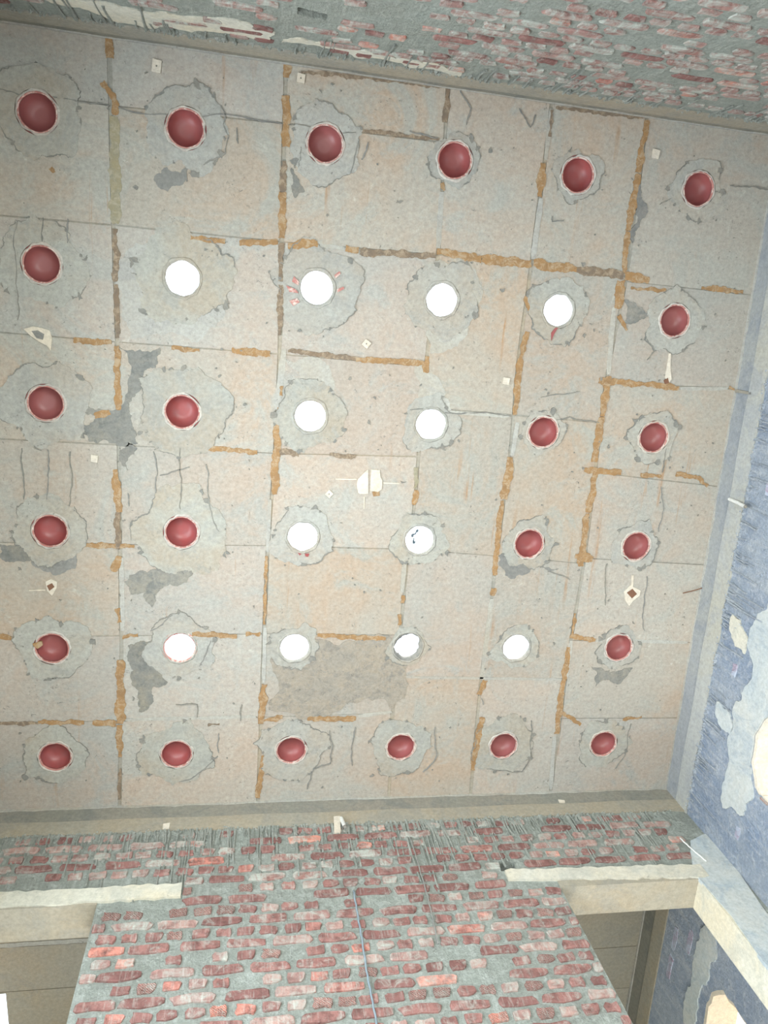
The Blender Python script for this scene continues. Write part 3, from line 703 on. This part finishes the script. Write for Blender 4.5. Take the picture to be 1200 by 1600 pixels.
# ------------------------------------------------------------------ bricks
def brick_mesh(L, h, rg, t=.012, n=10):
    out = []
    hx, hy = L / 2, h / 2
    base = [(-hx, -hy * .6), (-hx * .86, -hy), (-hx * .1, -hy), (hx * .84, -hy), (hx, -hy * .55), (hx, hy * .6), (hx * .85, hy), (hx * .05, hy), (-hx * .86, hy), (-hx, hy * .55)]
    for x, y in base: out.append((x + rg.uniform(-.014, .005) * (1 if x > 0 else -1), y + rg.uniform(-.010, .003) * (1 if y > 0 else -1)))
    V = [(x, y, -.006) for x, y in out] + [(x * .985, y * .97, t * .7) for x, y in out] + [(x * .93, y * .86, t + rg.uniform(-.002, .002)) for x, y in out]
    F = [(i, (i + 1) % n, n + (i + 1) % n, n + i) for i in range(n)] + [(n + i, n + (i + 1) % n, 2 * n + (i + 1) % n, 2 * n + i) for i in range(n)] + [tuple(range(2 * n, 3 * n))]
    return V, F
brg = random.Random(31)
CH, SP, HP = .1072 * U, .325 * U, .1625 * U
ST = [brick_mesh(SP - .022, CH - .021, brg) for _ in range(8)]
HD = [brick_mesh(HP - .024, CH - .021, brg) for _ in range(8)]
CACHE = {}
def bmesh_for(kind, i, mat):
    if kind == 's' and mat == 'brick_print': mat = 'brick'
    k = (kind, i, mat)
    if k not in CACHE:
        v, f = {'s': ST, 'h': HD}[kind][i]; me = mesh_from('brick', v, f); me.materials.append(M[mat]); CACHE[k] = me
    return CACHE[k]
def lay(parent, fr, zones, zref, u0, u1, v0, v1, chance, mats, avoid, limit=300, order=None, depth=0.0, seed=1):
    """English bond over rectangles of a wall; each exposed brick is an object, those past the limit join one mesh"""
    rg = random.Random(seed); spots = []
    k0, k1 = int(math.floor((v0 - zref) / CH)), int(math.ceil((v1 - zref) / CH))
    for k in range(k0, k1 + 1):
        z = zref + k * CH; st = k % 2 == 0; pitch = SP if st else HP
        off = (0 if k % 4 == 0 else SP * .5) if st else HP * .5
        i = int(u0 / pitch) - 3
        while i * pitch + off < u1 + pitch:
            x = i * pitch + off + pitch / 2 + rg.uniform(-.008, .008); half = pitch / 2; i += 1
            r1_, r2_, r3_, r4_ = rg.random(), rg.random(), rg.random(), rg.random()
            zn = [q for q in zones if q[2] < z - CH * .3 and z + CH * .3 < q[3] and min(x + half, q[1]) - max(x - half, q[0]) > .05]
            if not zn: continue
            a, b = max(x - half, zn[0][0]), min(x + half, zn[0][1])
            for q in avoid:
                if q[2] - CH * .42 < z < q[3] + CH * .42 and b > q[0] and a < q[1]:
                    if q[0] - a > q[1] - q[1] + .05 and a < q[0]: b = q[0]
                    elif b > q[1] + .05: a = q[1]
                    else: a = b
            if b - a < .05 or r1_ > chance((a + b) / 2, z): continue
            spots.append(('s' if st else 'h', (a + b) / 2, z, r2_, r3_, r4_, (b - a) / pitch))
    if order: spots.sort(key=order)
    for kd, x, z, a, b, c, sx in spots[:limit]:
        o = obj('brick', bmesh_for(kd, int(b * 8) % 8, mats(x, z, a)), None, parent)
        o.matrix_world = fr.matrix(x, z, depth + (c - .6) * .006, (c - .5) * .05) @ Matrix.Diagonal((sx, 1, 1, 1))
    rest = spots[limit:]
    if rest:
        V, F, MI = [], [], []; names = sorted({mats(q[1], q[2], q[3]) for q in rest})
        for kd, x, z, a, b, c, sx in rest:
            v, f = (ST if kd == 's' else HD)[int(b * 8) % 8]; base = len(V); Mx = fr.matrix(x, z, depth + (c - .6) * .006, (c - .5) * .05) @ Matrix.Diagonal((sx, 1, 1, 1))
            V += [Mx @ Vector(q) for q in v]; F += [tuple(i + base for i in q) for q in f]; MI += [names.index(mats(x, z, a))] * len(f)
        me = mesh_from('brick_rest', V, F)
        for q in names: me.materials.append(M[q])
        me.polygons.foreach_set('material_index', MI)
        o = obj('brick_rest', me, None, parent); o['kind'] = 'stuff'
    return len(spots)
top = -.39 * U
zones_far = [(PX0 + .002, PX1 - .002, FLOOR_V + .02, -1.165 * U), (XL * U + .01, OX1 + .12, -1.30 * U, top)]
av_far = [(XL * U - .1, 1.135 * U, -1.16 * U, -1.0 * U), (3.72 * U, OX1 + .3, -1.24 * U, -1.06 * U), (XL * U - .1, PX0, -1.5 * U, -1.1 * U), (PX1, OX1 + .3, -1.5 * U, -1.15 * U), (niche_far[0][0], niche_far[1][0], niche_far[2][1], niche_far[0][1])]
def ch_far(x, z):
    if z > -.60 * U: return .66
    if z > -1.3 * U: return .86
    return .95
def mt_far(x, z, a):
    if z > -1.0 * U: return 'brick_pink' if (x > 4.0 * U or x < .9 * U) and a < .6 else ('brick_smear' if a < .35 else 'brick')
    return 'brick' if a < .48 else 'brick_print' if a < .72 else 'brick_pink'
nb = lay(wall_far, FF, zones_far, -1.834 * U, XL * U, OX1, FLOOR_V + .05, top, ch_far, mt_far, av_far, 300, lambda s: (s[2] < -2.45 * U, -abs(s[2] + .45 * U)), seed=4)
zones_near = [(.01, LN - .01, -2.4 * U, -.34 * U)]
av_near = [(c0[0] - .12, c0[0] + .12, c0[1] - .05, c0[1] + .05)]
lay(wall_near, FN, zones_near, -1.0 * U, 0, LN, -2.4 * U, -.34 * U, lambda x, z: .42 + .40 * min(1, max(0, (x / U - 1.5) / 3.0)), lambda x, z, a: 'brick_smear' if a < .62 else 'brick_pink' if a < .85 else 'brick', av_near, 300, lambda s: -s[2], -.003, seed=8)
def in_arch(x, z): return any(inside((x + dx, z + dz), a) for a in ARCH for dx in (-.13, 0, .13) for dz in (-.05, .05))
lay(wall_right, FR, [(.02, URE - .02, -2.2 * U, -.44 * U)], -1.0 * U, 0, URE, -2.2 * U, -.44 * U,
    lambda x, z: 0 if in_arch(x, z) or (YF * U - .05 - r0[1] * U < x < YF * U + TH + .15 - r0[1] * U) else .15, lambda x, z, a: 'brick_flare', [], 300, None, -.008, seed=12)

for a in ARCH:
    ca, cb = sum(q[0] for q in a) / len(a), sum(q[1] for q in a) / len(a)
    inn = [(ca + (q[0] - ca) * .955, cb + (q[1] - cb) * .988) for q in a]
    plate('sun_painted_reveal', a, [inn], FR, -.235, -.004, M['white'], wall_right)  # lining whitened to stand in for sunlight on the reveal
# cement smears and lit areas, both painted as paler patches on the window wall
def wall_patch(fr, plane, pl, mat, parent, d=.010, j=.008):
    poly = [fr_uv(fr, plane(*p)) for p in pl]
    return plate('smear_and_lit_patch', fractal(poly, arng, .20, .012, 4), ARCH if fr is FR else [], fr, -.01, d, M[mat], parent)
prx = lambda u, v: onx(u, v, xr_at(4.2))
wall_patch(FR, prx, [(1188,960),(1215,930),(1230,1050),(1196,1140),(1180,1160),(1176,1240),(1160,1275),(1128,1262),(1140,1190),(1150,1100),(1160,1095),(1178,1060)], 'plaster', wall_right)  # lighter area within a shadow edge, painted as a pale patch
wall_patch(FR, prx, [(1150,960),(1160,968),(1172,1000),(1166,1022),(1152,1010),(1144,985)], 'lintel', wall_right, .012)
wall_patch(FR, prx, [(1122,1095),(1134,1108),(1146,1130),(1142,1148),(1130,1140),(1120,1118)], 'plaster', wall_right, .012)
pra = lambda u, v: onx(u, v, 5.77)
wall_patch(FR, pra, [(1100,1446),(1122,1462),(1118,1500),(1106,1530),(1088,1560),(1080,1602),(1066,1602),(1078,1540),(1090,1470)], 'plaster', wall_right)  # lit part of the adjoining wall, painted as a pale patch
# red brickwork showing at the foot of the window jamb
for a, b, z0, z1 in ((4.62, 4.735, -1.38, -1.29), (4.62, 4.735, -1.49, -1.40), (4.62, 4.735, -1.60, -1.51)):
    o = obj('jamb_brick', mesh_from('jamb_brick', *plate_geo([((a - r0[1]) * U + .08, z0 * U), ((b - r0[1]) * U + .008, z0 * U), ((b - r0[1]) * U + .008, z1 * U), ((a - r0[1]) * U + .08, z1 * U)], [], FR, -.22, .006)), M['brick_pink'], wall_right)

# plaster band smears on the near wall
pny = lambda u, v: ony(u, v, -.51)
for pl in ([(40,0),(150,24),(300,52),(420,66),(430,52),(330,30),(260,22),(150,5)],[(440,66),(560,90),(640,104),(720,118),(722,108),(640,92),(560,78),(470,60)]):
    wall_patch(FN, pny, pl, 'lintel', wall_near, .006, .02)

# runs and splashes of mortar below the beams
def drips(fr, u0, u1, vtop, n, lmin, lmax, seed, mat='drip', zone=None):
    rg = random.Random(seed); V, F = [], []
    for i in range(n):
        x = rg.uniform(u0, u1); L = rg.uniform(lmin, lmax) * (rg.random() ** 1.5 + .15); y = vtop + rg.uniform(-.03, .01); r = rg.uniform(.003, .0075)
        m_ = 6; pts = [fr.p(x + .004 * math.sin(i + k), y - L * k / (m_ - 1), .006) for k in range(m_)]
        v, f = tube_geo(pts, [r * 1.6, r * 1.1, r, r * .9, r * .9, r * 1.2], 5); b = len(V); V += v; F += [tuple(q + b for q in ff_) for ff_ in f]
    return V, F
for fr, par, a, b, t, n, lm, sd in ((FF, wall_far, XL * U + .05, OX1, -.37 * U, 420, .60, 2), (FN, wall_near, .05, LN - .05, -.31 * U, 90, .45, 3), (FR, wall_right, .05, LR - .05, -.41 * U, 120, .40, 6)):
    v, f = drips(fr, a, b, t, n, .05, lm, sd)
    o = obj('mortar_drips', mesh_from('mortar_drips', v, f), M['drip_flare' if par is wall_right else 'drip'], par); o['kind'] = 'stuff'
# lumpy mortar squeezed out along the foot of the beams
def lumps(fr, u0, u1, vt, n, seed):
    rg = random.Random(seed); V, F = [], []
    for i in range(n):
        x = rg.uniform(u0, u1); y = vt + rg.uniform(-.025, .012); r = rg.uniform(.006, .018); b = len(V)
        for k in range(6): a = k * math.pi / 3; V.append(fr.p(x + r * 1.3 * math.cos(a) * rg.uniform(.7, 1.2), y + r * math.sin(a) * rg.uniform(.7, 1.2), -.002))
        V.append(fr.p(x, y, rg.uniform(.010, .020))); F += [(b + k, b + (k + 1) % 6, b + 6) for k in range(6)]
    return V, F
for fr, par, a, b, t, n, sd in ((FF, wall_far, XL * U + .05, OX1 + .2, -.365 * U, 420, 2), (FN, wall_near, .05, LN - .05, -.31 * U, 220, 3), (FR, wall_right, .05, LR - .05, -.40 * U, 320, 6)):
    v, f = lumps(fr, a, b, t, n, sd); o = obj('mortar_lumps', mesh_from('mortar_lumps', v, f), M['drip_flare' if par is wall_right else 'drip'], par); o['kind'] = 'stuff'

# ------------------------------------------------------------------ the adjoining room
AY0 = YF + TH / U
hole_a = [[(XL * U - .1, 7.47 * U), (-.50 * U, 7.47 * U), (-.475 * U, 8.3 * U), (XL * U - .1, 8.3 * U)]]
ac = plate('ceiling_adjoining', [(XL * U - .2, YF * U + .1), (6.05 * U, YF * U + .1), (6.05 * U, (YB + .3) * U), (XL * U - .2, (YB + .3) * U)], [[(XL * U - .1, 7.47 * U), (-.50 * U, 7.47 * U), (-.475 * U, 8.3 * U), (XL * U - .1, 8.3 * U)]], FC, -.11, 0, M['slab'])
tag(ac, 'plain concrete ceiling of the adjoining room behind the pier wall', 'ceiling', kind='structure')
ys = [AY0, 6.915, 7.45, 8.0, YB]; xs = [XL, 1.0, 2.6, 4.2, xr_at(7.4)]
for i in range(4):
    for j in range(4):
        a, b, c_, d = xs[i] + .006, xs[i + 1] - .006, ys[j] + .005, ys[j + 1] - .005
        if j == 1 and i == 0: c_ += .04
        plate('panel', S([(a, c_), (b, c_), (b, d), (a, d)]), hole_a, FC, 0, .005, M['beam_low'], ac)
plate('joint_filler', strip_poly([(XL * U + .02, 6.93 * U), (1.0 * U, 6.93 * U)], .035, trng, .05, .15), [], FC, 0, .008, M['pale'], ac)
def u_r(y): return (y - r0[1]) * U
o = plate('trim_5', [(u_r(AY0) + .002, -.40 * U), (URE, -.40 * U), (URE, 0), (u_r(AY0) + .002, 0)], [], FR, -TH, .0, M['beam']); tag(o, 'concrete ring beam of the adjoining room', 'beam', kind='structure')
plate('lower_band', [(u_r(AY0) + .002, -.405 * U), (URE, -.405 * U), (URE, -.22 * U), (u_r(AY0) + .002, -.22 * U)], [], FR, -TH + .01, .010, M['beam_low'], o)
plate('ceiling_fillet', [(u_r(AY0) + .002, -.03 * U), (URE, -.03 * U), (URE, -.001), (u_r(AY0) + .002, -.001)], [], FR, -.01, .010, M['pale'], o)
FB = Frame((0, YB * U, H), (1, 0, 0), (0, 0, 1), (0, -1, 0))
wb = plate('wall_back', [(XL * U, FLOOR_V), (5.83 * U, FLOOR_V), (5.83 * U, 0), (XL * U, 0)], [[(2.6 * U - 1.45, FLOOR_V - .1), (2.6 * U - 1.45, -3.0), (2.6 * U + 1.45, -3.0), (2.6 * U + 1.45, FLOOR_V - .1)]], FB, -TH, 0, M['mortar'])
tag(wb, 'mortar smeared back wall of the adjoining room', 'wall', kind='structure')

# ------------------------------------------------------------------ small fittings
def plate_thing(u, v, w, h, label, group=None, rot=.1, hole=True):
    x, y = cpm(u, v); hw, hh = w * PXM / 2, h * PXM / 2
    e = empty('box_cover', (x, y, H)); tag(e, label, 'box cover', group)
    c, s = math.cos(rot), math.sin(rot); R = lambda p: (p[0] * c - p[1] * s, p[0] * s + p[1] * c)
    F0 = Frame((0, 0, 0), (1, 0, 0), (0, 1, 0), (0, 0, -1))
    plate('cover_plate', [R(p) for p in ((-hw, -hh), (hw, -hh * .94), (hw, hh), (-hw * .95, hh))], [[R(p) for p in circle(0, 0, min(hw, hh) * .22, 8)]] if hole else [], F0, .006, .0145, M['white'], e)
    if hole: plate('knockout', [R(p) for p in circle(0, 0, min(hw, hh) * .25, 8)], [], F0, .006, .0100, M['chip'], e)
    return e
plate_thing(245, 104, 12, 16, 'white cover plate over a mortar smear in the unbroken wall end panel')
plate_thing(470, 123, 11, 12, 'chalky white cover plate beside a brown tape end')
plate_thing(1023, 241, 12, 13, 'white cover plate in the corner panel by the window wall', hole=False)
plate_thing(790, 595, 11, 11, 'blank white cover plate beside a long tape joint', hole=False)
plate_thing(572, 537, 11, 11, 'small tilted white cover plate with a centre hole', rot=.6)
plate_thing(148, 716, 10, 11, 'blank white cover plate beside dark grey cement', hole=False)
plate_thing(514, 771, 10, 10, 'tiny tilted white cover plate beside the split box patch', rot=.7)
# split pale patch of the central fan box
e = empty('fan_box_patch', (*cpm(577, 750), H)); tag(e, 'split pale cement patch over the central fan box', 'patch')
def child_plate(name, pl, mat, par, back, front):
    o_ = par.location; poly = [(cpm(*p)[0] - o_.x, cpm(*p)[1] - o_.y) for p in pl]
    return plate(name, poly, [], Frame((0, 0, 0), (1, 0, 0), (0, 1, 0), (0, 0, -1)), back, front, M[mat], par)
child_plate('left_half', [(573,734),(566,741),(559,748),(557,757),(559,769),(562,771),(575,771),(575,733)], 'white', e, .004, .013)
child_plate('right_half', [(580,733),(593,734),(594,745),(597,750),(596,764),(590,768),(578,766),(579,745)], 'white', e, .004, .013)
child_plate('brick_chip', [(581,768),(592,767),(593,774),(583,775)], 'tape', e, .004, .011)
for pl, in (([(524,747),(557,748),(557,749.5),(524,749)],), ([(599,753),(624,754),(624,756),(599,755)],), ([(568,776),(569.5,776),(569,795),(568,795)],)):
    child_plate('scratch_line', pl, 'white', e, .004, .010)
# broken-out sockets in the concrete
def socket(outer_pl, inner_pl, label, tail=None, imat='rusty'):
    u = sum(p[0] for p in outer_pl) / len(outer_pl); v_ = sum(p[1] for p in outer_pl) / len(outer_pl)
    e = empty('broken_socket', (*cpm(u, v_), H)); tag(e, label, 'broken socket')
    child_plate('cement_rim', outer_pl, 'white', e, .004, .012); child_plate('cavity', inner_pl, imat, e, .004, .0135)
    if tail: child_plate('cement_tail', tail, 'white', e, .004, .0115)
socket([(38,514),(52,510),(64,512),(78,516),(82,528),(80,548),(74,540),(62,534),(48,524)], [(50,517),(60,516),(70,522),(68,531),(58,528)], 'white ragged cement splash around a broken socket, tailing off', None, 'chip')
socket([(72,908),(80,904),(90,908),(89,918),(82,930),(74,922)], [(74,914),(82,910),(86,916),(78,922)], 'rusty broken socket beyond the pots farthest from the windows', [(46,921),(72,920),(72,922),(46,922.5)])
socket([(974,924),(984,914),(1000,922),(998,930),(988,938),(982,946),(976,938)], [(978,925),(987,919),(994,927),(986,934)], 'rusty broken socket beside the arched window wall pots', [(986,898),(989,898),(988,916),(985,916)])
socket([(1038,590),(1041,572),(1044,552),(1047,552),(1046,575),(1048,592),(1044,598)], [(1036,594),(1042,590),(1044,598),(1038,600)], 'white cement streak with a rusty nick on a tape joint')
# pipe stubs and scraps on the beams
def pipe(pts, r, label, bracket=None, fr=None):
    e = empty('pipe_stub', tuple(pts[-1])); tag(e, label, 'pipe')
    P = [Vector(p) - Vector(pts[-1]) for p in pts]
    v, f = tube_geo(P, r, 12, cap=False); me = mesh_from('pipe', v, f, True); o = obj('pipe', me, M['pvc'], e)
    d = (P[0] - P[1]).normalized(); v, f = tube_geo([P[0] + d * .001, P[0] - d * .03], [r * .8, r * .8], 12); obj('bore', mesh_from('bore', v, f), M['chip'], e)
    return e
pa, pb = fr_uv(FF, ony(533, 1281, YF)), fr_uv(FF, ony(538, 1302, YF))
e = pipe([FF.p(pb[0], pb[1], .05), FF.p(pa[0], pa[1] - .03, .022), FF.p(pa[0], pa[1], .012)], .013, 'white pipe stub hanging from the beam above the brick pier')
q = [fr_uv(FF, ony(*p, YF)) for p in ((521,1280),(531,1279),(532,1303),(522,1305))]
plate('cement_dab', q, [], FF, -.005, .022, M['white'], wall_far)
q = [fr_uv(FF, ony(*p, YF)) for p in ((255,1290),(266,1288),(264,1297),(254,1298))]
o = plate('paper_tag', q, [], FF, .009, .014, M['white']); tag(o, 'small white square tag on the beam at the pier wall', 'tag')
q = [fr_uv(FF, ony(*p, YF)) for p in ((872,1250),(882,1251),(883,1255),(874,1255))]
o = plate('paper_tag', q, [], FF, -.001, .005, M['white']); tag(o, 'narrow white tag stuck high on the pier wall beam', 'tag')
xx = xr_at(2.5)
pa, pb = fr_uv(FR, onx(1143, 780, xx)), fr_uv(FR, onx(1177, 792, xx))
pipe([FR.p(pb[0], pb[1], .055), FR.p(pa[0] + (pb[0] - pa[0]) * .5, (pa[1] + pb[1]) / 2, .028), FR.p(pa[0], pa[1], .014)], .012, 'white split pipe stub sticking out of the window wall beam')
q = [fr_uv(FR, onx(*p, xr_at(1.5))) for p in ((1150,608),(1176,613),(1176,617),(1150,613))]
o = plate('cement_batten', q, [], FR, -.001, .010, M['beam_low'], bpy.data.objects['trim_3'])
a = Vector((*cpm(1000, 906), H - .006)); b = Vector((*cpm(1068, 912), H - .012))
pts = [Vector((*cpm(1066, 926), H - .010)), Vector((*cpm(1085, 920), H - .022)), Vector((*cpm(1104, 914), H - .020)), Vector((*cpm(1105, 919), H - .014))]
v, f = tube_geo(pts, .0035, 6); o = obj('bent_wire', mesh_from('bent_wire', v, f), M['rusty']); tag(o, 'thin bent rusty wire lying against the window side ceiling edge', 'wire')
# cord hanging down the pier and the dark crack beside it, built as a thin tube
def wall_cord(pl, r, mat, label, name):
    pts = []
    for i in range(len(pl) - 1):
        for k in range(6):
            t = k / 6; u = pl[i][0] + (pl[i + 1][0] - pl[i][0]) * t; v_ = pl[i][1] + (pl[i + 1][1] - pl[i][1]) * t
            x, z = fr_uv(FF, ony(u, v_, YF)); pts.append(FF.p(x + .002 * math.sin(7 * i + 2 * k), z, .016))
    x, z = fr_uv(FF, ony(*pl[-1], YF)); pts.append(FF.p(x, z, .016))
    v, f = tube_geo(pts, r, 6); o = obj(name, mesh_from(name, v, f, True), M[mat]); tag(o, label, 'cord'); return o
wall_cord([(552,1395),(558,1430),(565,1470),(574,1530),(582,1570),(592,1625),(606,1720)], .0055, 'wire', 'pale blue grey cord hanging down the middle of the brick pier', 'cord_and_crack')
wall_cord([(641,1312),(652,1350),(668,1405),(676,1440),(684,1478)], .004, 'chip', 'short dark crack line beside the pale cord on the pier', 'cord_and_crack')
wall_cord([(1062,1313),(1078,1328),(1103,1349)], .005, 'pvc', 'short white stick of cord in the wall corner beside the lintel', 'white_cord')
